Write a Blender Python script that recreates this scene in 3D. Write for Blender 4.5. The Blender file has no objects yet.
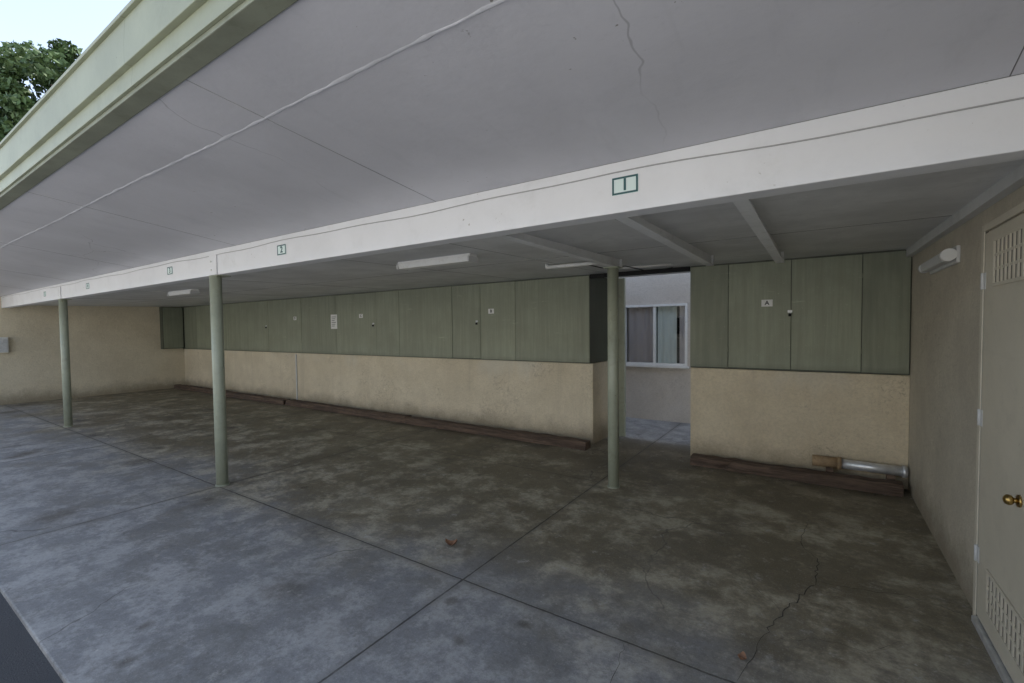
import bpy, bmesh, math, random
import numpy as np
from mathutils import Matrix, Vector
random.seed(4); rng=np.random.default_rng(7)
scn=bpy.context.scene
COL=scn.collection
# ---------------------------------------------------------------- materials
class NT:
    def __init__(s,name):
        s.m=bpy.data.materials.new(name); s.m.use_nodes=True
        s.t=s.m.node_tree; s.b=s.t.nodes['Principled BSDF']
        s.tc=s.t.nodes.new('ShaderNodeTexCoord'); s.co=s.tc.outputs['Object']
    def n(s,typ,**k):
        nd=s.t.nodes.new(typ)
        for a,v in k.items(): setattr(nd,a,v)
        return nd
    def l(s,a,b): s.t.links.new(a,b)
    def _in(s,sock,v):
        if isinstance(v,bpy.types.NodeSocket): s.l(v,sock)
        else: sock.default_value=v
    def math(s,op,a,b=0.0,c=None,clamp=False):
        nd=s.n('ShaderNodeMath',operation=op,use_clamp=clamp)
        s._in(nd.inputs[0],a); s._in(nd.inputs[1],b)
        if c is not None: s._in(nd.inputs[2],c)
        return nd.outputs[0]
    def noise(s,scale,detail=4,rough=.55,dist=0.,vec=None,stretch=None,off=None):
        nd=s.n('ShaderNodeTexNoise'); nd.inputs['Scale'].default_value=scale
        nd.inputs['Detail'].default_value=min(detail,7); nd.inputs['Roughness'].default_value=rough
        nd.inputs['Distortion'].default_value=dist
        v=vec or s.co
        if stretch or off:
            mp=s.n('ShaderNodeMapping'); mp.inputs['Scale'].default_value=stretch or (1,1,1); mp.inputs['Location'].default_value=off or (0,0,0); s.l(v,mp.inputs[0]); v=mp.outputs[0]
        s.l(v,nd.inputs['Vector']); return nd.outputs['Fac']
    def warp(s,scale,amt):
        nd=s.n('ShaderNodeTexNoise'); nd.inputs['Scale'].default_value=scale; nd.inputs['Detail'].default_value=4; s.l(s.co,nd.inputs['Vector'])
        a=s.n('ShaderNodeVectorMath',operation='SCALE'); s.l(nd.outputs['Color'],a.inputs[0]); a.inputs['Scale'].default_value=amt
        b=s.n('ShaderNodeVectorMath',operation='ADD'); s.l(s.co,b.inputs[0]); s.l(a.outputs[0],b.inputs[1]); return b.outputs[0]
    def voro(s,scale,vec=None,feature='F1'):
        v=s.n('ShaderNodeTexVoronoi',feature=feature); v.inputs['Scale'].default_value=scale; s.l(vec or s.co,v.inputs['Vector']); return v.outputs['Distance']
    def ramp(s,f,a,b,lo=0.,hi=1.):
        nd=s.n('ShaderNodeMapRange',interpolation_type='SMOOTHSTEP')
        s._in(nd.inputs[0],f)
        for i,v in zip((1,2,3,4),(a,b,lo,hi)): nd.inputs[i].default_value=v
        return nd.outputs[0]
    def mix(s,f,a,b,mode='MIX'):
        nd=s.n('ShaderNodeMix',data_type='RGBA',blend_type=mode)
        s._in(nd.inputs[0],f)
        for i,v in ((6,a),(7,b)):
            if isinstance(v,tuple): v=(*v[:3],1)
            s._in(nd.inputs[i],v)
        return nd.outputs[2]
    def mm(s,*a):
        r=a[0]
        for q in a[1:]: r=s.math('MULTIPLY',r,q)
        return r
    def xyz(s):
        nd=s.n('ShaderNodeSeparateXYZ'); s.l(s.co,nd.inputs[0]); return nd.outputs
    def bump(s,h,strength=.3,dist=.01,prev=None):
        nd=s.n('ShaderNodeBump'); nd.inputs['Strength'].default_value=strength; nd.inputs['Distance'].default_value=dist
        s.l(h,nd.inputs['Height'])
        if prev: s.l(prev,nd.inputs['Normal'])
        s.l(nd.outputs[0],s.b.inputs['Normal']); return nd.outputs[0]
    def out(s,col,rough=.8,metal=0.):
        s._in(s.b.inputs['Base Color'],(*col,1) if isinstance(col,tuple) else col)
        s._in(s.b.inputs['Roughness'],rough); s.b.inputs['Metallic'].default_value=metal
        return s.m
def mul(c,k): return tuple(x*k for x in c)

def paint(name,c,var=.12,grime=None,gs=1.2,rough=.6,bs=60,bst=.15,spots=None,stain=0.,cracks=0.):
    t=NT(name)
    a=t.ramp(t.noise(gs,6,.6),.3,.7)
    col=t.mix(a,mul(c,1-var),mul(c,1+var*.6))
    if grime:
        g=t.ramp(t.noise(gs*2.3,7,.72,.2),.50,.75); col=t.mix(t.math('MULTIPLY',g,.6),col,grime)
    if stain:
        n=t.noise(.8,6,.6,.2,off=(3,7,1))
        ins=t.ramp(n,.53,.66); col=t.mix(t.mm(ins,stain*.5),col,mul(c,.70))
        st=t.ramp(t.noise(1.,5,.65,0,stretch=(9,.8,9)),.56,.72); col=t.mix(t.mm(st,stain*.5),col,mul(c,.74))
        ft=t.ramp(t.noise(24,4,.75),.55,.7); col=t.mix(t.mm(ft,stain*.4),col,mul(c,.75))
    if cracks:
        d=t.voro(.55,t.warp(1.6,.35),'DISTANCE_TO_EDGE'); k=t.ramp(d,.0005,.0022,1.,0.); k=t.mm(k,t.ramp(t.noise(.7,3,off=(9,2,4)),.50,.58)); col=t.mix(t.mm(k,cracks),col,mul(c,.35))
    if spots:
        g=t.ramp(t.noise(28,3,.6,0),.70,.74); g2=t.ramp(t.noise(.9,3),.47,.6); col=t.mix(t.mm(g,g2),col,spots)
    t.bump(t.noise(bs,5,.6),bst,.004)
    return t.out(col,rough)

def stucco(name,c,c2,zdirt=True,streak=True,worn=1.):
    t=NT(name); X,Y,Z=t.xyz()
    a=t.ramp(t.noise(1.6,7,.7,.2),.34,.68)
    col=t.mix(a,c2,c)
    f=t.ramp(t.noise(48,4,.75),.38,.70); col=t.mix(t.math('MULTIPLY',f,.32),col,mul(c,.58))
    ch=t.noise(11,5,.5,1.2); k=t.math('ABSOLUTE',t.math('SUBTRACT',ch,.5)); k=t.ramp(k,.0,.012,1.,0.)
    msk=t.ramp(t.noise(1.3,4,off=(5,0,2)),.48,.60); k2=t.math('MULTIPLY',k,msk)
    col=t.mix(t.math('MULTIPLY',k2,.55*worn),col,mul(c2,.45))
    chip=t.mm(t.ramp(t.noise(17,4,.6),.63,.67),msk); col=t.mix(t.mm(chip,.4*worn),col,mul(c,1.15))
    if zdirt:
        zz=t.math('ADD',Z,t.math('MULTIPLY',t.noise(3,6,.7),-.40))
        d=t.ramp(zz,-.20,.14,1.,0.); col=t.mix(t.math('MULTIPLY',d,.65),col,(.15,.115,.07))
    if streak:
        st=t.ramp(t.noise(1.,6,.65,0,stretch=(5,5,.35)),.54,.74); col=t.mix(t.math('MULTIPLY',st,.28),col,mul(c2,.65))
        tp=t.ramp(t.math('ADD',Z,t.math('MULTIPLY',t.noise(1.,5,.6,0,stretch=(7,7,.2),off=(1,4,2)),-.6)),.42,.75)
        ws=t.ramp(t.noise(.6,3,off=(2,0,8)),.5,.62); col=t.mix(t.mm(tp,ws,.4),col,(.70,.68,.60))
    h=t.math('ADD',t.noise(70,6,.75),t.math('MULTIPLY',t.noise(14,4,.6,1.),.9))
    h=t.math('SUBTRACT',h,t.math('MULTIPLY',k2,.5))
    t.bump(h,.75,.010)
    return t.out(col,.92)

def plywood(name,c,k=1.):
    t=NT(name); c=mul(c,k)
    g=t.noise(1.,6,.65,.5,stretch=(26,26,1.3))
    col=t.mix(t.ramp(g,.3,.7),mul(c,.88),mul(c,1.08))
    b=t.ramp(t.noise(1.5,7,.66,.2),.38,.64); col=t.mix(t.math('MULTIPLY',b,.5),col,mul(c,.76))
    sp=t.ramp(t.noise(40,3,.7),.64,.72); col=t.mix(t.math('MULTIPLY',sp,.35),col,mul(c,1.6))
    sc=t.ramp(t.noise(1,5,.7,0,stretch=(3,3,22)),.62,.68); col=t.mix(t.mm(sc,t.ramp(t.noise(2,3),.5,.6),.35),col,mul(c,1.7))
    dr=t.ramp(t.noise(1,5,.6,0,stretch=(9,9,.6),off=(3,3,3)),.55,.72); col=t.mix(t.mm(dr,.4),col,mul(c,.6))
    X,Y,Z=t.xyz()
    e=t.ramp(t.math('ADD',Z,t.math('MULTIPLY',t.noise(5,5),-.1)),.98,1.06,1.,0.); col=t.mix(t.math('MULTIPLY',e,.45),col,mul(c,.5))
    t.bump(t.math('ADD',g,t.math('MULTIPLY',t.noise(90,3),.3)),.35,.006)
    return t.out(col,.55)

M={}
def floor_mat():
    t=NT('stained_concrete'); X,Y,Z=t.xyz()
    big=t.noise(.7,5,.6); mid=t.noise(3.2,7,.78); fine=t.noise(34,5,.8); mid2=t.noise(1.5,7,.72,.1,off=(4,9,0))
    outer=t.mix(t.ramp(mid,.42,.60),(.25,.25,.25),(.41,.405,.395))
    outer=t.mix(t.mm(t.ramp(mid2,.50,.60),.75),outer,(.20,.198,.19))
    inner=t.mix(t.ramp(mid,.42,.60),(.24,.205,.135),(.47,.42,.31))
    inner=t.mix(t.mm(t.ramp(mid2,.44,.57),.85),inner,(.155,.128,.08))
    m=t.math('ADD',Y,t.math('MULTIPLY',t.math('SUBTRACT',big,.5),2.6))
    m=t.math('ADD',m,t.math('MULTIPLY',t.math('SUBTRACT',mid,.5),1.8))
    m=t.ramp(m,1.5,2.9)
    back=t.ramp(Y,5.6,6.2,1.,0.); m=t.math('MULTIPLY',m,back)
    col=t.mix(m,outer,inner)
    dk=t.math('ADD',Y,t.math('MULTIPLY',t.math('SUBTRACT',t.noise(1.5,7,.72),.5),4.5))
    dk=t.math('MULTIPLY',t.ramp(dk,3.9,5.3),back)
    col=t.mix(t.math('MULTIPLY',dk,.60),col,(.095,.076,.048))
    tl=t.math('PINGPONG',t.math('ADD',X,.55),.72); tl=t.ramp(tl,.0,.22,1.,0.); tl=t.mm(tl,m,t.ramp(t.noise(1.2,5,.7,off=(8,1,0)),.42,.58)); col=t.mix(t.mm(tl,.42),col,(.09,.075,.052))
    wv=t.warp(5,.16)
    for sc_,a0,a1,k,o in ((1.05,.08,.30,.75,(0,0,0)),(2.7,.03,.17,.6,(3,1,0))):
        d=t.voro(sc_,wv); d=t.math('ADD',d,t.math('MULTIPLY',t.math('SUBTRACT',t.noise(14,5,.75),.5),.20)); d=t.ramp(d,a0,a1,1.,0.)
        col=t.mix(t.mm(d,t.ramp(t.noise(.8,3,off=o),.42,.54),k),col,(.072,.06,.044))
    sc=t.ramp(t.noise(8,7,.8),.56,.66); col=t.mix(t.math('MULTIPLY',sc,.50),col,(.52,.50,.46))
    col=t.mix(t.math('MULTIPLY',t.ramp(fine,.42,.70),.40),col,(.11,.10,.085))
    gr=t.ramp(t.noise(110,3,.7),.56,.68); col=t.mix(t.mm(gr,.3),col,(.58,.56,.52))
    dp=t.ramp(t.voro(9),.03,.07,1.,0.); dp=t.mm(dp,t.ramp(t.noise(3.1,3),.52,.58)); col=t.mix(t.mm(dp,.5),col,(.62,.60,.56))
    cz=t.voro(.42,t.warp(1.9,.5),'DISTANCE_TO_EDGE'); cz=t.mm(t.ramp(cz,.0008,.0030,1.,0.),t.ramp(t.noise(.6,3,off=(2,6,0)),.46,.56)); col=t.mix(t.mm(cz,.55),col,(.07,.062,.052))
    wob=t.math('MULTIPLY',t.math('SUBTRACT',t.noise(9,4),.5),.012)
    def line(val,c0,w):
        d=t.math('ABSOLUTE',t.math('SUBTRACT',t.math('ADD',val,wob),c0)); return t.ramp(d,w*.5,w,1.,0.), t.ramp(d,w,w*9,1.,0.)
    j1,h1=line(Y,2.088,.0070); j3,h3=line(Y,4.15,.006)
    xm=t.math('PINGPONG',t.math('ADD',X,1.745),1.525); j2,h2=line(xm,0,.0070)
    md=t.math('GREATER_THAN',X,-1.745)
    j=t.math('MAXIMUM',j1,t.math('MULTIPLY',j3,t.math('SUBTRACT',1.,md)))
    right=t.math('LESS_THAN',X,-.3)
    j=t.math('MAXIMUM',j,t.math('MULTIPLY',j2,right))
    halo=t.math('MAXIMUM',h1,t.math('MULTIPLY',h2,right))
    col=t.mix(t.mm(halo,t.ramp(mid,.4,.6),.4),col,(.10,.092,.075))
    col=t.mix(t.mm(j,t.ramp(t.noise(2.2,5,.7),.3,.5,.45,.85)),col,(.05,.046,.04))
    h=t.math('ADD',t.math('MULTIPLY',fine,.6),t.math('MULTIPLY',mid,.5)); h=t.math('SUBTRACT',h,t.math('MULTIPLY',j,1.5))
    t.bump(h,.5,.007)
    r=t.ramp(mid2,.35,.65,.75,.48)
    return t.out(col,r)
M['floor']=floor_mat()
def asphalt_mat():
    t=NT('asphalt'); f=t.noise(160,3,.7)
    col=t.mix(t.ramp(f,.35,.7),(.04,.042,.048),(.13,.13,.135)); col=t.mix(t.ramp(t.noise(1.5,6),.4,.7),col,(.07,.072,.077))
    t.bump(f,.9,.008); return t.out(col,.9)
M['asphalt']=asphalt_mat()
M['bounce_lot']=paint('pale_bounce_concrete',(.58,.56,.51),.1,(.48,.46,.42),.8,.85)
M['ceil']=paint('soffit_paint',(.62,.615,.655),.09,(.52,.52,.56),.9,.40,22,.3,(.26,.25,.24),.4,.45)
M['ceil_in']=paint('inner_ceiling_paint',(.66,.665,.67),.14,(.46,.47,.47),2.2,.5,30,.35,(.8,.8,.8),.5,0)
M['white']=paint('white_beam_paint',(.80,.805,.825),.04,(.66,.66,.66),1.2,.5,25,.22,(.40,.38,.35),.18,0)
M['ridge']=paint('ridge_paint',(.66,.66,.70),.14,(.42,.42,.45),4,.5,25,.22)
M['trim']=paint('grey_white_trim',(.62,.62,.61),.08,(.42,.41,.39),2,.5)
M['brace']=paint('brace_paint',(.76,.77,.78),.08,(.5,.49,.47),3,.5)
M['post']=paint('post_green_paint',(.36,.385,.295),.10,(.24,.24,.18),5,.4,40,.2,(.12,.09,.06))
M['fascia']=paint('fascia_green_paint',(.33,.35,.25),.12,(.23,.25,.175),2.0,.5,20,.4,(.15,.15,.12),.4,.4)
M['fasdark']=paint('fascia_lower_board',(.25,.265,.20),.18,(.15,.16,.11),3,.6)
PC=(.285,.305,.225)
M['ply']=plywood('green_plywood',PC); M['ply2']=plywood('green_plywood_b',PC,.9); M['ply3']=plywood('green_plywood_c',PC,1.08)
M['plydark']=plywood('green_plywood_side',(.10,.11,.08))
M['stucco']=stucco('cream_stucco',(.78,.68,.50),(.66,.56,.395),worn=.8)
M['stucco_l']=stucco('pale_stucco',(.78,.69,.52),(.67,.585,.43))
M['stucco_f']=stucco('side_wall_stucco',(.74,.66,.50),(.66,.58,.43),True,False,.4)
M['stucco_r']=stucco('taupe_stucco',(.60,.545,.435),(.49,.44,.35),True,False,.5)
M['stucco_n']=stucco('grey_stucco',(.66,.61,.55),(.60,.545,.48),False,False,.3)
M['bounce_facade']=paint('bounce_facade_stucco',(.78,.74,.66),.06,None,1,.9)
M['door']=paint('door_cream_paint',(.60,.55,.445),.06,(.48,.44,.355),2.5,.5,60,.2,(.3,.26,.2),.4,0)
def wood_mat():
    t=NT('weathered_timber'); g=t.noise(1,7,.7,.3,stretch=(1.5,30,30))
    col=t.mix(t.ramp(g,.3,.7),(.045,.030,.022),(.17,.115,.08)); col=t.mix(t.ramp(t.noise(4,6,.7),.5,.7),col,(.085,.060,.045))
    t.bump(g,.8,.012); return t.out(col,.9)
M['wood']=wood_mat()
M['whitepl']=paint('white_enamel',(.78,.78,.76),.04,(.6,.58,.52),6,.35)
M['plate']=NT('sign_plate').out((.74,.86,.84),.4); M['teal']=NT('sign_teal').out((.03,.11,.12),.4); M['ink']=NT('ink').out((.05,.05,.06),.6)
M['galv']=paint('galvanised_metal',(.72,.73,.74),.15,(.5,.49,.48),12,.35); M['galv'].node_tree.nodes['Principled BSDF'].inputs['Metallic'].default_value=.55
M['rust']=paint('rusty_metal',(.36,.25,.14),.3,(.2,.12,.07),14,.8)
M['brass']=NT('brass').out((.45,.31,.11),.3,1.)
M['dark']=NT('dark_recess').out((.015,.015,.015),.9)
M['seam']=NT('seam_line').out((.24,.24,.24),.9)
M['vent']=NT('vent_recess').out((.17,.155,.13),.9)
M['cable']=NT('cable_paint').out((.42,.42,.42),.6)
M['crack']=NT('crack').out((.075,.068,.058),.95)
M['roof']=paint('roof_gravel',(.35,.34,.32),.2,(.2,.2,.2),3,.9)
M['bark']=paint('bark',(.10,.075,.05),.3,(.05,.04,.03),8,.9,30,.8)
M['leafbrown']=paint('dry_leaf',(.30,.16,.09),.3,(.15,.08,.04),30,.7)
M['grit']=paint('floor_grit',(.16,.13,.09),.3,(.3,.27,.2),30,.9)
t=NT('window_glass'); t.b.inputs['Transmission Weight'].default_value=1; t.b.inputs['IOR'].default_value=1.2; M['glass']=t.out((.9,.95,.93),.02)
M['cur1']=NT('mauve_curtain').out((.62,.53,.56),.9); M['cur2']=NT('white_curtain').out((.85,.87,.88),.9)
def leafmat():
    t=NT('foliage'); a=t.ramp(t.noise(1.2,4),.35,.65); col=t.mix(a,(.035,.07,.02),(.10,.16,.05))
    return t.out(col,.6)
M['leaf']=leafmat()
# ---------------------------------------------------------------- mesh helpers
def obj(name,me,mat=None,parent=None,smooth=False):
    o=bpy.data.objects.new(name,me); COL.objects.link(o)
    if mat: me.materials.append(mat)
    if parent: o.parent=parent
    if smooth:
        for p in me.polygons: p.use_smooth=True
    return o
def empty(name):
    o=bpy.data.objects.new(name,None); COL.objects.link(o); return o
def bm_box(bm,x0,x1,y0,y1,z0,z1,bev=0.):
    r=bmesh.ops.create_cube(bm,size=1.)
    for v in r['verts']:
        v.co=Vector(((x0+x1)/2+v.co.x*(x1-x0),(y0+y1)/2+v.co.y*(y1-y0),(z0+z1)/2+v.co.z*(z1-z0)))
    if bev:
        es=list({e for v in r['verts'] for e in v.link_edges})
        bmesh.ops.bevel(bm,geom=es,offset=bev,segments=2,affect='EDGES',profile=.6)
def fin(bm,name,mat,parent=None,smooth=False):
    me=bpy.data.meshes.new(name); bm.to_mesh(me); bm.free(); return obj(name,me,mat,parent,smooth)
def box(name,x0,x1,y0,y1,z0,z1,mat,parent=None,bev=.003):
    bm=bmesh.new(); bm_box(bm,x0,x1,y0,y1,z0,z1,bev); return fin(bm,name,mat,parent)
def bm_cyl(bm,a,b,r,seg=20,r2=None):
    a=Vector(a);b=Vector(b);d=b-a
    m=Matrix.Translation((a+b)/2)@d.to_track_quat('Z','Y').to_matrix().to_4x4()
    bmesh.ops.create_cone(bm,cap_ends=True,segments=seg,radius1=r,radius2=r if r2 is None else r2,depth=d.length,matrix=m)
def cyl(name,a,b,r,mat,parent=None,seg=20,r2=None):
    bm=bmesh.new(); bm_cyl(bm,a,b,r,seg,r2); o=fin(bm,name,mat,parent,True)
    for p in o.data.polygons:
        if len(p.vertices)>4: p.use_smooth=False
    return o
def prism(name,pts,axis,a,b,mat,parent=None):
    vs=[(a,y,z) for y,z in pts]+[(b,y,z) for y,z in pts]; n=len(pts)
    fs=[tuple(range(n))[::-1],tuple(range(n,2*n))]+[(i,(i+1)%n,n+(i+1)%n,n+i) for i in range(n)]
    me=bpy.data.meshes.new(name); me.from_pydata(vs,[],fs); bm=bmesh.new(); bm.from_mesh(me); bmesh.ops.recalc_face_normals(bm,faces=bm.faces); bm.to_mesh(me); bm.free()
    return obj(name,me,mat,parent)
def curve(name,pts,r,mat,parent=None):
    cu=bpy.data.curves.new(name,'CURVE'); cu.dimensions='3D'; cu.bevel_depth=r; cu.bevel_resolution=2
    s=cu.splines.new('POLY'); s.points.add(len(pts)-1)
    for p,q in zip(s.points,pts): p.co=(*q,1)
    cu.materials.append(mat); o=bpy.data.objects.new(name,cu); COL.objects.link(o)
    if parent: o.parent=parent
    return o
def text(name,s,size,loc,mat,parent,rotz=0):
    cu=bpy.data.curves.new(name,'FONT'); cu.body=s; cu.size=size; cu.extrude=.0008; cu.offset=.0018*size/.07; cu.align_x='CENTER'; cu.align_y='CENTER'
    cu.materials.append(mat); o=bpy.data.objects.new(name,cu); COL.objects.link(o); o.location=loc; o.rotation_euler=(math.radians(90),0,rotz)
    o.parent=parent; return o

XR=.68; XL=-14.2; YC=5.400; YW=5.455; YB=2.12; ZC=2.156; ZB0=2.035; ZB1=2.273
def zc(y): return 2.095+(ZC-2.095)*min(1,max(0,(y-2.24)/(YC-2.24)))
# ---------------------------------------------------------------- ground
def plane(name,x0,x1,y0,y1,z,mat):
    me=bpy.data.meshes.new(name); me.from_pydata([(x0,y0,z),(x1,y0,z),(x1,y1,z),(x0,y1,z)],[],[(0,1,2,3)]); return obj(name,me,mat)
plane('asphalt_ground',-400,400,-400,400,-.025,M['asphalt'])
plane('bounce_lot_plane',-40,26,-16.3,-.9,-.018,M['bounce_lot'])  # unseen pale surface, added so sunlit ground bounces light up under the roof
box('concrete_floor',-30,8,.5345,7.6,-.2,0,M['floor'],None,.008)
def crack(name,pts,w):
    bm=bmesh.new(); P=[]
    for i in range(len(pts)-1):
        a=Vector(pts[i]);b=Vector(pts[i+1]); n=max(2,int((b-a).length/.035))
        for k in range(n):
            q=a.lerp(b,k/n)+Vector((rng.normal(0,.008),rng.normal(0,.008))); P.append(q)
    P.append(Vector(pts[-1])); prev=None
    for i,q in enumerate(P):
        d=(P[min(i+1,len(P)-1)]-P[max(i-1,0)]).normalized(); nn=Vector((-d.y,d.x))
        ww=w*(.4+rng.random())*(.35+.65*math.sin(math.pi*(i+1)/(len(P)+1)))
        c=(bm.verts.new((*(q+nn*ww),.0035)),bm.verts.new((*(q-nn*ww),.0035)))
        if prev: bm.faces.new((prev[0],prev[1],c[1],c[0]))
        prev=c
    return fin(bm,name,M['crack'])
crack('concrete_crack',[(-.27,2.10),(-.20,2.46),(-.14,2.75),(0,3.18),(.01,3.5),(-.09,3.67),(-.05,4.18)],.0024)
crack('concrete_crack',[(0,3.18),(.21,3.22),(.4,3.28),(.66,3.22)],.0016)
crack('concrete_crack',[(-.14,2.75),(-.3,2.95),(-.34,3.15)],.0011)
crack('concrete_crack',[(-.2,2.46),(.02,2.6),(.2,2.62),(.35,2.8)],.0009)
crack('concrete_crack',[(-.75,2.07),(-.7,1.8),(-.78,1.5),(-.7,1.2)],.0014)
crack('concrete_crack',[(-3.4,4.7),(-3.1,4.2),(-3.2,3.7),(-3.0,3.2)],.0016)
# ---------------------------------------------------------------- carport structure
cp=empty('carport_building')
XE=XR+.16
sl=(2.456-ZB1)/(YB-.80)
prism('front_soffit',[(.80,2.456),(YB,ZB1),(YB,ZB1+.05),(.80,2.51)],'x',XL-.2,XE,M['ceil'],cp)
def soff(y): return 2.456-(y-.80)*sl
bm=bmesh.new()
ys=1.10
n=260; prev=None
for i in range(n+1):
    x=XL+(XR-XL)*i/n; w=.009+.003*math.sin(i*1.7)+rng.normal(0,.0025); d=.0035+abs(rng.normal(0,.002)); y=ys+.004*math.sin(i*.13)+rng.normal(0,.001)
    c=[bm.verts.new((x,y-w,soff(y-w)+.001)),bm.verts.new((x,y,soff(y)-d)),bm.verts.new((x,y+w,soff(y+w)+.001))]
    if prev: bm.faces.new((prev[0],prev[1],c[1],c[0])); bm.faces.new((prev[1],prev[2],c[2],c[1]))
    prev=c
fin(bm,'soffit_joint_ridge',M['ridge'],cp,True)
for x in (.43,-2.0,-4.44,-6.88,-9.32,-11.76):
    bm=bmesh.new(); bm_cyl(bm,(x,.80,soff(.80)+.0008),(x+.06,YB,soff(YB)+.0008),.0022,8); fin(bm,'soffit_seam',M['seam'],cp,True)
box('white_beam',XL,XR-.002,YB,YB+.12,ZB0,ZB1,M['white'],cp,.006)
YI=YB+.121
prism('inner_ceiling',[(YI,zc(YI)),(YC,ZC),(6.05,ZC),(6.05,ZC+.06),(YI,ZC+.06)],'x',XL,XR-.002,M['ceil_in'],cp)
for x in (-.95,-2.17,-3.39,-5.83,-8.27,-10.71):
    bm=bmesh.new(); bm_cyl(bm,(x,YI+.01,zc(YI)+.0005),(x,YC-.01,ZC+.0005),.0025,8); fin(bm,'ceiling_seam',M['seam'],cp,True)
box('ceiling_seam',XL,XR-.01,3.70,3.705,zc(3.7)-.002,zc(3.7)+.004,M['seam'],cp,0)
box('roof_deck',XL-.2,XE,.80,6.05,2.515,2.68,M['roof'],cp,0)
box('fascia_board',XL-.2,XE,.690,.735,2.535,2.700,M['fascia'],cp,.004)
box('fascia_drip_edge',XL-.2,XE,.676,.70,2.700,2.716,M['fascia'],cp,.002)
box('fascia_lower_board',XL-.2,XE,.725,.80,2.445,2.533,M['fasdark'],cp,.004)
box('fascia_lower_face',XL-.2,XE,.712,.7245,2.462,2.5345,M['fascia'],cp,.002)
box('rear_wall_panel',XL,-2.385,YW,YW+.1,0,1.03,M['stucco_l'],cp,.004)
box('rear_wall_end',-2.385,-2.37,YW,6.05,0,1.03,M['stucco'],cp,.002)
box('rear_wall_panel_right',-1.185,XR-.001,YW-.03,YW+.1,0,1.03,M['stucco'],cp,.004)
box('rear_wall_return',-1.185,-1.10,YW+.1,6.05,0,ZC,M['stucco'],cp,.002)
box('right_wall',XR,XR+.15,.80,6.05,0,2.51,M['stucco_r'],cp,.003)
box('left_wall',XL-.15,XL,.80,6.05,0,2.51,M['stucco_f'],cp,.003)
box('rear_closure',XL,-2.4,6.05,6.12,0,2.6,M['stucco'],cp,0); box('rear_closure_right',-1.1,XE,6.05,6.12,0,2.6,M['stucco'],cp,0)
prism('right_wall_trim',[(YI,2.045),(YC-.002,2.085),(YC-.002,ZC+.002),(YI,zc(YI)+.002)],'x',XR-.045,XR-.001,M['trim'],cp)
box('right_wall_trim_front',XR-.03,XR-.001,.82,YB-.001,2.15,2.215,M['trim'],cp,.003)
box('passage_gap_shade',-2.385,-1.192,YC,YC+.04,2.105,ZC-.001,M['dark'],cp,.002)  # near-black strip, paints in the shade of the gap over the passage
box('passage_jamb',-2.368,-2.17,6.05,6.10,0,2.15,M['post'],cp,.003)
box('wall_conduit_strip',-8.93,-8.9,YW-.02,YW-.001,.0,1.0,M['trim'],cp,.003)
for x,y1 in ((-.29,4.76),(-.83,4.57),(-1.57,4.23)):
    b=empty('ceiling_brace')
    prism('web',[(YI+.001,2.054),(y1,2.054),(y1,zc(y1)-.001),(YI+.001,zc(YI)-.001)],'x',x-.006,x+.006,M['brace'],b)
    box('flange',x-.032,x+.032,YB+.122,y1,2.044,2.0535,M['brace'],b,.002)
    box('end_plate',x-.03,x+.03,y1+.001,y1+.012,2.05,zc(y1)-.001,M['brace'],b,.001)
c=empty('ceiling_conduit')
zz=zc(4.1)-.03
cyl('pipe',(-2.28,4.10,zz),(-1.70,4.10,zz),.018,M['whitepl'],c)
cyl('elbow',(-2.27,4.10,zz-.01),(-2.27,4.10,zc(4.1)-.001),.020,M['whitepl'],c)
cyl('pipe_2',(-1.72,4.62,2.10),(-1.2,4.66,2.10),.012,M['trim'],c)
curve('loose_wire',[(-1.9,4.1,2.11),(-1.75,4.3,2.07),(-1.6,4.5,2.10),(-1.45,4.8,2.06),(-1.3,5.1,2.12)],.005,M['dark'],c)
# ---------------------------------------------------------------- posts
def post(x,y,top,r=.052,bracket=True):
    e=empty('support_post')
    cyl('shaft',(x,y,.004),(x,y,top),r,M['post'],e,32)
    cyl('base_ring',(x,y,.001),(x,y,.012),r+.008,M['post'],e,32)
    if bracket:
        box('saddle_plate',x-.07,x+.07,YB-.012,YB-.001,ZB0+.002,ZB1-.05,M['white'],e,.003)
        box('saddle_bottom',x-.07,x+.07,YB-.012,YB+.12,ZB0-.009,ZB0-.0005,M['post'],e,.001)
        for dz in (.05,.13): cyl('bolt',(x-.03,YB-.02,ZB0+dz),(x-.03,YB-.012,ZB0+dz),.009,M['whitepl'],e,6)
    else:
        box('cap_plate',x-.07,x+.07,y-.07,y+.07,top,top+.009,M['post'],e,.001)
post(-4.80,2.13,ZB0-.01); post(-9.92,2.15,ZB0-.01); post(-1.575,4.09,2.034,.05,False)
# ---------------------------------------------------------------- storage cabinets
def cabinets(xs,x0,x1,endside):
    e=empty('storage_cabinet')
    box('carcass',x0,x1,YC+.02,6.045,1.035,ZC-.002,M['plydark'],e,.002)
    for i in range(len(xs)-1):
        m=random.choice([M['ply'],M['ply2'],M['ply3'],M['ply']])
        box('panel',xs[i]+.003,xs[i+1]-.003,YC+rng.random()*.004,YC+.0195,1.045+rng.random()*.006,ZC-.012-rng.random()*.006,m,e,.002)
    return e
L=[-14.0,-13.28,-12.2,-11.09,-9.86,-8.63,-7.5,-6.38,-5.81,-4.65,-4.11,-3.50,-2.39]
e1=cabinets(L,XL+.003,-2.388,True)
e2=cabinets([-1.188,-.80,-.23,.33,.672],-1.186,XR-.002,False)
def latch(x,z,e):
    box('hasp',x-.02,x+.02,YC-.006,YC-.001,z-.012,z+.012,M['galv'],e,.001)
    box('padlock_body',x-.012,x+.012,YC-.026,YC-.0065,z-.05,z-.02,M['dark'],e,.003)
    curve('shackle',[(x-.008,YC-.016,z-.02),(x-.008,YC-.016,z),(x,YC-.016,z+.006),(x+.008,YC-.016,z),(x+.008,YC-.016,z-.02)],.003,M['galv'],e)
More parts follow.
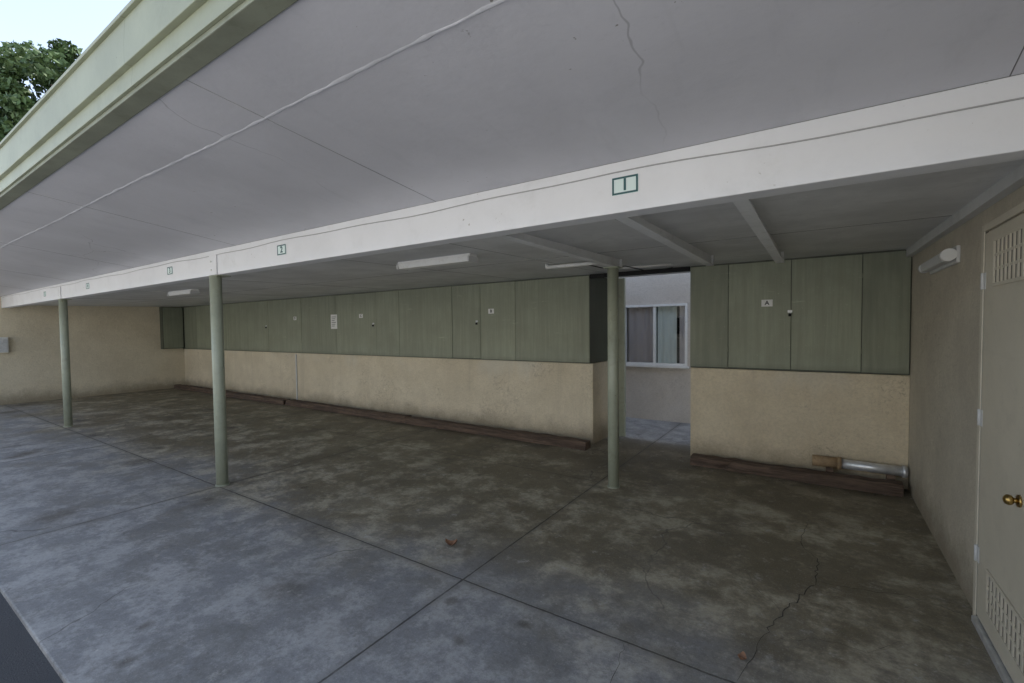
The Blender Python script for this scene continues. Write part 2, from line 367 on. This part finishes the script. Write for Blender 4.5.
latch(-.24,1.63,e2)
for x in (-4.17,-6.45,-9.93,-12.27): latch(x,1.60,e1)
for x in (.33,-.80):
    for z in (1.25,1.95): cyl('hinge_pin',(x,YC-.004,z-.03),(x,YC-.004,z+.03),.004,M['ply2'],e2,8)
e3=empty('storage_cabinet'); box('carcass',XL+.003,XL+.16,4.92,YC-.004,1.05,2.14,M['plydark'],e3,.003); box('door_panel',XL+.161,XL+.175,4.94,YC-.02,1.07,2.13,M['ply2'],e3,.002)
def plate(name,x,z,w,h,y,txt=None,size=.05,border=True):
    e=empty(name)
    box('plate',x-w/2,x+w/2,y-.004,y-.0005,z-h/2,z+h/2,M['plate'] if border else M['whitepl'],e,.0008)
    if border:
        t_=.009*w/.13; yy=(y-.0056,y-.0042); i=.001
        box('border_top',x-w/2+i,x+w/2-i,*yy,z+h/2-i-t_,z+h/2-i,M['teal'],e,0); box('border_bottom',x-w/2+i,x+w/2-i,*yy,z-h/2+i,z-h/2+i+t_,M['teal'],e,0)
        box('border_left',x-w/2+i,x-w/2+i+t_,*yy,z-h/2+i+t_,z+h/2-i-t_,M['teal'],e,0); box('border_right',x+w/2-i-t_,x+w/2-i,*yy,z-h/2+i+t_,z+h/2-i-t_,M['teal'],e,0)
    if txt: text('lettering',txt,size,(x,y-.005,z),M['teal'] if border else M['ink'],e)
    return e
plate('parking_number_sign',-.755,2.158,.125,.082,YB,'1',.075)
for s,x in (('2',-3.63),('3',-5.79),('4',-8.54),('5',-10.78)): plate('parking_number_sign',x,2.155,.125,.082,YB,s,.07)
plate('cabinet_letter_sign',-.44,1.72,.10,.07,YC,'A',.06,False)
for s,x in (('B',-3.91),('C',-6.78),('D',-8.84)): plate('cabinet_letter_sign',x,1.74,.10,.07,YC,s,.06,False)
n_=plate('notice_sign',-7.56,1.65,.19,.27,YC,None,.02,False)
for k in range(6): box('text_line',-7.56-.07,-7.56+.06-.02*(k%3),YC-.0052,YC-.0042,1.74-.034*k-.005,1.74-.034*k+.004,M['ink'],n_,0)
# ---------------------------------------------------------------- lights (unlit fixtures)
def fixture(x0,x1,y):
    e=empty('fluorescent_light'); Z=zc(y)+.008
    box('housing',x0,x1,y-.05,y+.05,Z-.03,Z-.001,M['whitepl'],e,.005)
    prism('diffuser',[(y-.06,Z-.031),(y+.06,Z-.031),(y+.045,Z-.07),(y-.045,Z-.07)],'x',x0+.01,x1-.01,M['whitepl'],e)
    for a in (x0,x1-.012): box('end_cap',a-.001,a+.013,y-.065,y+.065,Z-.075,Z-.028,M['trim'],e,.002)
fixture(-3.20,-2.36,3.02); fixture(-8.30,-7.50,3.05)
pts=[]
for i in range(90):
    f=i/89; x=XL+.2+(XR-.01-XL-.2)*f; z=2.245-.03*f+.006*math.sin(f*37)+.004*math.sin(f*91)-.02*max(0,f-.9)*10
    pts.append((x,YB-.004,z))
curve('beam_cable',pts,.003,M['cable'])
# ---------------------------------------------------------------- right wall door
d=empty('utility_door')
x=XR
box('leaf',x-.012,x-.001,2.30,3.185,.04,1.93,M['door'],d,.003)
box('frame_far',x-.016,x-.0005,3.195,3.235,.0,1.975,M['door'],d,.003); box('frame_near',x-.016,x-.0005,2.245,2.285,0,1.975,M['door'],d,.003)
box('frame_head',x-.016,x-.0005,2.287,3.193,1.94,1.975,M['door'],d,.003)
box('gap',x-.0105,x-.0008,3.185,3.195,.03,1.94,M['vent'],d,0)
box('threshold',x-.03,x-.0005,2.30,3.185,.0,.03,M['galv'],d,.003)
for z in (1.70,1.03,.35):
    cyl('hinge_knuckle',(x-.018,3.19,z-.04),(x-.018,3.19,z+.04),.007,M['trim'],d,12)
    box('hinge_leaf',x-.0155,x-.0125,3.155,3.184,z-.04,z+.04,M['trim'],d,.001)
def vent(z0,z1,y0,y1):
    box('vent_back',x-.0135,x-.0122,y0,y1,z0,z1,M['vent'],d,0)
    box('vent_frame',x-.02,x-.0125,y0-.015,y0,z0-.015,z1+.015,M['door'],d,.001); box('vent_frame',x-.02,x-.0125,y1,y1+.015,z0-.015,z1+.015,M['door'],d,.001)
    box('vent_frame',x-.02,x-.0125,y0,y1,z0-.015,z0,M['door'],d,.001); box('vent_frame',x-.02,x-.0125,y0,y1,z1,z1+.015,M['door'],d,.001)
    ny=10
    for i in range(ny+1):
        yy=y0+(y1-y0)*i/ny; box('vent_bar',x-.019,x-.0137,yy-.008,yy+.008,z0,z1,M['door'],d,0)
    for i in range(1,3):
        zz=z0+(z1-z0)*i/3; box('vent_slat',x-.018,x-.0138,y0,y1,zz-.006,zz+.006,M['door'],d,0)
vent(1.68,1.87,2.50,3.02); vent(.15,.33,2.50,3.00)
cyl('knob_rose',(x-.012,2.63,.79),(x-.02,2.63,.79),.024,M['brass'],d,24); cyl('knob_neck',(x-.02,2.63,.79),(x-.035,2.63,.79),.01,M['brass'],d,16)
bm=bmesh.new(); bmesh.ops.create_uvsphere(bm,u_segments=20,v_segments=12,radius=.021,matrix=Matrix.Translation((x-.045,2.63,.79))@Matrix.Diagonal((.8,1,1,1))); fin(bm,'knob',M['brass'],d,True)
w=empty('wall_light')
box('backplate',x-.02,x-.001,3.72,4.50,1.85,1.95,M['trim'],w,.004)
box('batten',x-.075,x-.0205,3.80,4.46,1.865,1.925,M['trim'],w,.008)
cyl('end_collar',(x-.05,3.72,1.90),(x-.05,3.799,1.90),.036,M['whitepl'],w,24)
cyl('end_collar_2',(x-.05,4.461,1.895),(x-.05,4.51,1.895),.034,M['trim'],w,24)
mb=empty('meter_box'); box('body',XL+.001,XL+.12,1.95,2.18,1.1,1.42,M['whitepl'],mb,.01); box('door',XL+.121,XL+.13,1.97,2.16,1.12,1.40,M['galv'],mb,.003)
# ---------------------------------------------------------------- wheel stops
def timber(x0,x1,y0,y1,z1,ang=0.,z0=.001):
    bm=bmesh.new(); n=max(4,int((x1-x0)/.10)); rings=[]
    for i in range(n+1):
        xx=x0+(x1-x0)*i/n; j=lambda s=.005: rng.normal(0,s)
        rings.append([bm.verts.new((xx,y0+j(),z0)),bm.verts.new((xx,y0+j(),z1-.012+j())),bm.verts.new((xx,y0+.012+j(),z1+j(.004))),bm.verts.new((xx,y1-.012+j(),z1+j(.004))),bm.verts.new((xx,y1+j(),z1-.012)),bm.verts.new((xx,y1+j(),z0))])
    for a,b in zip(rings,rings[1:]):
        for k in range(6): bm.faces.new((a[k],b[k],b[(k+1)%6],a[(k+1)%6]))
    bm.faces.new(rings[0]); bm.faces.new(rings[-1][::-1]); bmesh.ops.recalc_face_normals(bm,faces=bm.faces)
    if ang: bmesh.ops.rotate(bm,cent=((x0+x1)/2,(y0+y1)/2,0),matrix=Matrix.Rotation(ang,3,'Z'),verts=bm.verts)
    return fin(bm,'timber_wheel_stop',M['wood'])
timber(-1.13,.62,5.17,5.31,.10,-.02)
timber(-5.4,-2.33,5.12,5.27,.10,.006); timber(-8.85,-5.44,5.15,5.30,.10,-.004); timber(-11.4,-8.9,5.13,5.28,.10,.003); timber(-14.1,-11.45,5.16,5.31,.10)
timber(-5.0,-3.1,5.285,5.38,.055)
p_=empty('metal_pipe')
cyl('rusty_collar',(-.04,5.35,.18),(.17,5.35,.18),.052,M['rust'],p_,28); cyl('pipe',(.17,5.35,.18),(.665,5.34,.18),.044,M['galv'],p_,28)
cyl('joint_ring',(.16,5.35,.18),(.19,5.35,.18),.058,M['rust'],p_,28); cyl('joint_ring_2',(.63,5.34,.18),(.655,5.34,.18),.054,M['galv'],p_,28)
for xx in (.1,.55): box('pipe_cradle',xx-.03,xx+.03,5.32,5.40,.0015,.14,M['wood'],p_,.003)
def leaf(x,y,s,a):
    bm=bmesh.new(); n=7; L_=[]
    for i in range(n):
        u=i/(n-1); wd=s*.42*math.sin(math.pi*min(1,u*.93+.05))**.8
        zc_=.006+s*.35*(2*u-1)**2
        L_.append([bm.verts.new(((u-.5)*s,-wd,zc_+s*.22)),bm.verts.new(((u-.5)*s,0,zc_)),bm.verts.new(((u-.5)*s,wd,zc_+s*.25))])
    for a1,b1 in zip(L_,L_[1:]):
        for k in (0,1): bm.faces.new((a1[k],b1[k],b1[k+1],a1[k+1]))
    bmesh.ops.rotate(bm,cent=(0,0,0),matrix=Matrix.Rotation(a,3,'Z'),verts=bm.verts); bmesh.ops.translate(bm,vec=(x,y,0),verts=bm.verts)
    fin(bm,'fallen_leaf',M['leafbrown'],None,True)
leaf(-2.08,2.37,.08,.6); leaf(-.27,2.25,.045,1.3)
bm=bmesh.new()
for i in range(320):
    y=rng.choice([5.05,5.09,5.36])+rng.normal(0,.05); xx=rng.uniform(-13,.6); s=rng.uniform(.003,.010)
    bm_box(bm,xx,xx+s*2,y,y+s,.001,.001+s*.6)
fin(bm,'floor_debris',M['grit'])
# ---------------------------------------------------------------- neighbouring building behind the passage
nb=empty('bounce_building')
WX0,WX1,WZ0,WZ1=-2.66,-1.66,.88,1.84; YN=7.39; HN=4.6  # walls carried up out of view to block sun from the passage
for nm,a in {'wall_left':(-6,WX0,0,HN),'wall_right':(WX1,2.5,0,HN),'wall_below':(WX0,WX1,0,WZ0),'wall_above':(WX0,WX1,WZ1,HN)}.items():
    box(nm,a[0],a[1],YN,YN+.15,a[2],a[3],M['stucco_n'],nb,0)
box('flat_roof',-6,2.5,YN+.001,14,HN,HN+.1,M['roof'],nb,0); box('rear_wall',-6,2.5,13.8,13.95,0,HN-.001,M['stucco_l'],nb,0)
box('side_wall',-6.15,-6,YN,13.95,0,HN-.001,M['stucco_l'],nb,0); box('side_wall_2',2.5,2.65,YN,13.95,0,HN-.001,M['stucco_l'],nb,0)
f=.035
box('window_frame_l',WX0,WX0+f,YN-.02,YN+.06,WZ0,WZ1,M['whitepl'],nb,.002); box('window_frame_r',WX1-f,WX1,YN-.02,YN+.06,WZ0,WZ1,M['whitepl'],nb,.002)
box('window_frame_t',WX0+f,WX1-f,YN-.02,YN+.06,WZ1-f,WZ1,M['whitepl'],nb,.002); box('window_frame_b',WX0+f,WX1-f,YN-.02,YN+.06,WZ0,WZ0+f,M['whitepl'],nb,.002)
box('window_mullion',-2.18,-2.14,YN-.01,YN+.05,WZ0+f,WZ1-f,M['whitepl'],nb,.002)
box('window_sill',WX0-.03,WX1+.03,YN-.05,YN-.021,WZ0-.035,WZ0,M['whitepl'],nb,.003)
box('window_glass',WX0+f,WX1-f,YN+.02,YN+.024,WZ0+f,WZ1-f,M['glass'],nb,0)
def curtain(a,b,mat,per,amp):
    bm=bmesh.new(); n=int((b-a)/.008); pv=None
    for i in range(n+1):
        xx=a+(b-a)*i/n; y=YN+.085+amp*math.sin(2*math.pi*(xx/per+.3*math.sin(xx*9)))
        c=(bm.verts.new((xx,y,WZ0-.1)),bm.verts.new((xx,y,WZ1+.1)))
        if pv: bm.faces.new((pv[0],pv[1],c[1],c[0]))
        pv=c
    fin(bm,'curtain',mat,nb,True)
curtain(WX0-.05,-2.2,M['cur1'],.11,.018); curtain(-2.13,-1.84,M['cur2'],.14,.015); curtain(-1.80,WX1+.05,M['cur1'],.09,.015)
box('room_back',-4,0,9,9.1,0,2.9,M['dark'],nb,0)
bounce_bld=empty('bounce_building')  # unseen block across the lot, added to reflect sunlight into the carport
box('bounce_facade',-34,24,-18,-17,0,6.2,M['bounce_facade'],bounce_bld,0); box('roof_edge',-34.4,24.4,-18.2,-16.4,6.2,6.45,M['white'],bounce_bld,0)
for i in range(14):
    for z in (.9,3.9):
        xx=-32+i*4; box('window_frame',xx,xx+1.6,-16.999,-16.93,z,z+1.2,M['whitepl'],bounce_bld,0); box('window_pane',xx+.06,xx+1.54,-16.929,-16.92,z+.06,z+1.14,M['dark'],bounce_bld,0)
# ---------------------------------------------------------------- tree
tr=empty('broadleaf_tree'); TC=Vector((-27.5,7.0,9.7))
bm=bmesh.new()
bm_cyl(bm,(TC.x,TC.y,-.02),(TC.x+.2,TC.y,4.5),.34,14,.24)
for i in range(11):
    a=i*2.4+rng.random(); r_=rng.uniform(1.6,3.2); tip=Vector((TC.x+r_*math.cos(a),TC.y+r_*math.sin(a),TC.z+rng.uniform(-1.5,2.6)))
    mid=Vector((TC.x+.2,TC.y,4.4)).lerp(tip,.5)+Vector((0,0,.5))
    bm_cyl(bm,(TC.x+.2,TC.y,4.3),mid,.15,8,.09); bm_cyl(bm,mid,tip,.09,8,.03)
fin(bm,'trunk_and_limbs',M['bark'],tr,True)
N=42000
cl=[]
while len(cl)<130:
    v=rng.uniform(-1,1,3)
    if .35<np.linalg.norm(v)<1: cl.append(v*np.array([4.3,4.3,3.8])+np.array(TC)+rng.normal(0,.25,3))
cl=np.array(cl); ci=rng.integers(0,len(cl),N); cs=rng.uniform(.45,.95,len(cl))
off=rng.normal(0,1,(N,3)); off/=np.linalg.norm(off,axis=1)[:,None]; off*=(rng.random(N)**.45)[:,None]*cs[ci][:,None]
P=cl[ci]+off*np.array([1,1,.7])
u=rng.normal(0,1,(N,3)); u/=np.linalg.norm(u,axis=1)[:,None]; w_=np.cross(u,rng.normal(0,1,(N,3))); w_/=np.linalg.norm(w_,axis=1)[:,None]
s=rng.uniform(.06,.13,N)[:,None]
V=np.stack([P-u*s*1.3,P+w_*s*.7,P+u*s*1.3,P-w_*s*.7],1).reshape(-1,3)
me=bpy.data.meshes.new('leaves'); me.from_pydata(V.tolist(),[],np.arange(4*N).reshape(-1,4).tolist()); obj('leaves',me,M['leaf'],tr)
# ---------------------------------------------------------------- light
EL,AZ=52.,12.
W=bpy.data.worlds.new('World'); scn.world=W; W.use_nodes=True; nt=W.node_tree
sky=nt.nodes.new('ShaderNodeTexSky'); sky.sky_type='NISHITA'; sky.sun_disc=False; sky.sun_elevation=math.radians(EL); sky.sun_rotation=math.radians(AZ); sky.dust_density=1.; sky.air_density=1.
hs=nt.nodes.new('ShaderNodeHueSaturation'); hs.inputs['Saturation'].default_value=.68; nt.links.new(sky.outputs[0],hs.inputs['Color'])
bg=nt.nodes['Background']; bg.inputs[1].default_value=.38; nt.links.new(hs.outputs[0],bg.inputs[0])
sd=bpy.data.lights.new('sun','SUN'); sd.energy=5; sd.angle=math.radians(.5); sd.color=(1,.95,.86)
so=bpy.data.objects.new('sun',sd); COL.objects.link(so)
dv=Vector((math.sin(math.radians(AZ))*math.cos(math.radians(EL)),math.cos(math.radians(AZ))*math.cos(math.radians(EL)),math.sin(math.radians(EL))))
so.rotation_euler=dv.to_track_quat('Z','Y').to_euler()
# ---------------------------------------------------------------- camera
y,pt,r=[math.radians(a) for a in (-34.06,-2.018,-.6615)]
fw=Vector((math.sin(y)*math.cos(pt),math.cos(y)*math.cos(pt),math.sin(pt))); rt=Vector((math.cos(y),-math.sin(y),0)); up=rt.cross(fw)
r2=rt*math.cos(r)+up*math.sin(r); u2=up*math.cos(r)-rt*math.sin(r)
cd=bpy.data.cameras.new('camera'); co=bpy.data.objects.new('camera',cd); COL.objects.link(co)
m=Matrix.Identity(4)
for i in range(3): m[i][0]=r2[i]; m[i][1]=u2[i]; m[i][2]=-fw[i]
m[2][3]=1.5; co.matrix_world=m
cd.sensor_width=36; cd.lens=462.1/1024*36; cd.shift_x=5.5/1024; cd.shift_y=2.5/1024; cd.clip_start=.02; cd.clip_end=2000
scn.camera=co
scn.view_settings.view_transform='Standard'; scn.view_settings.look='None'; scn.view_settings.exposure=0
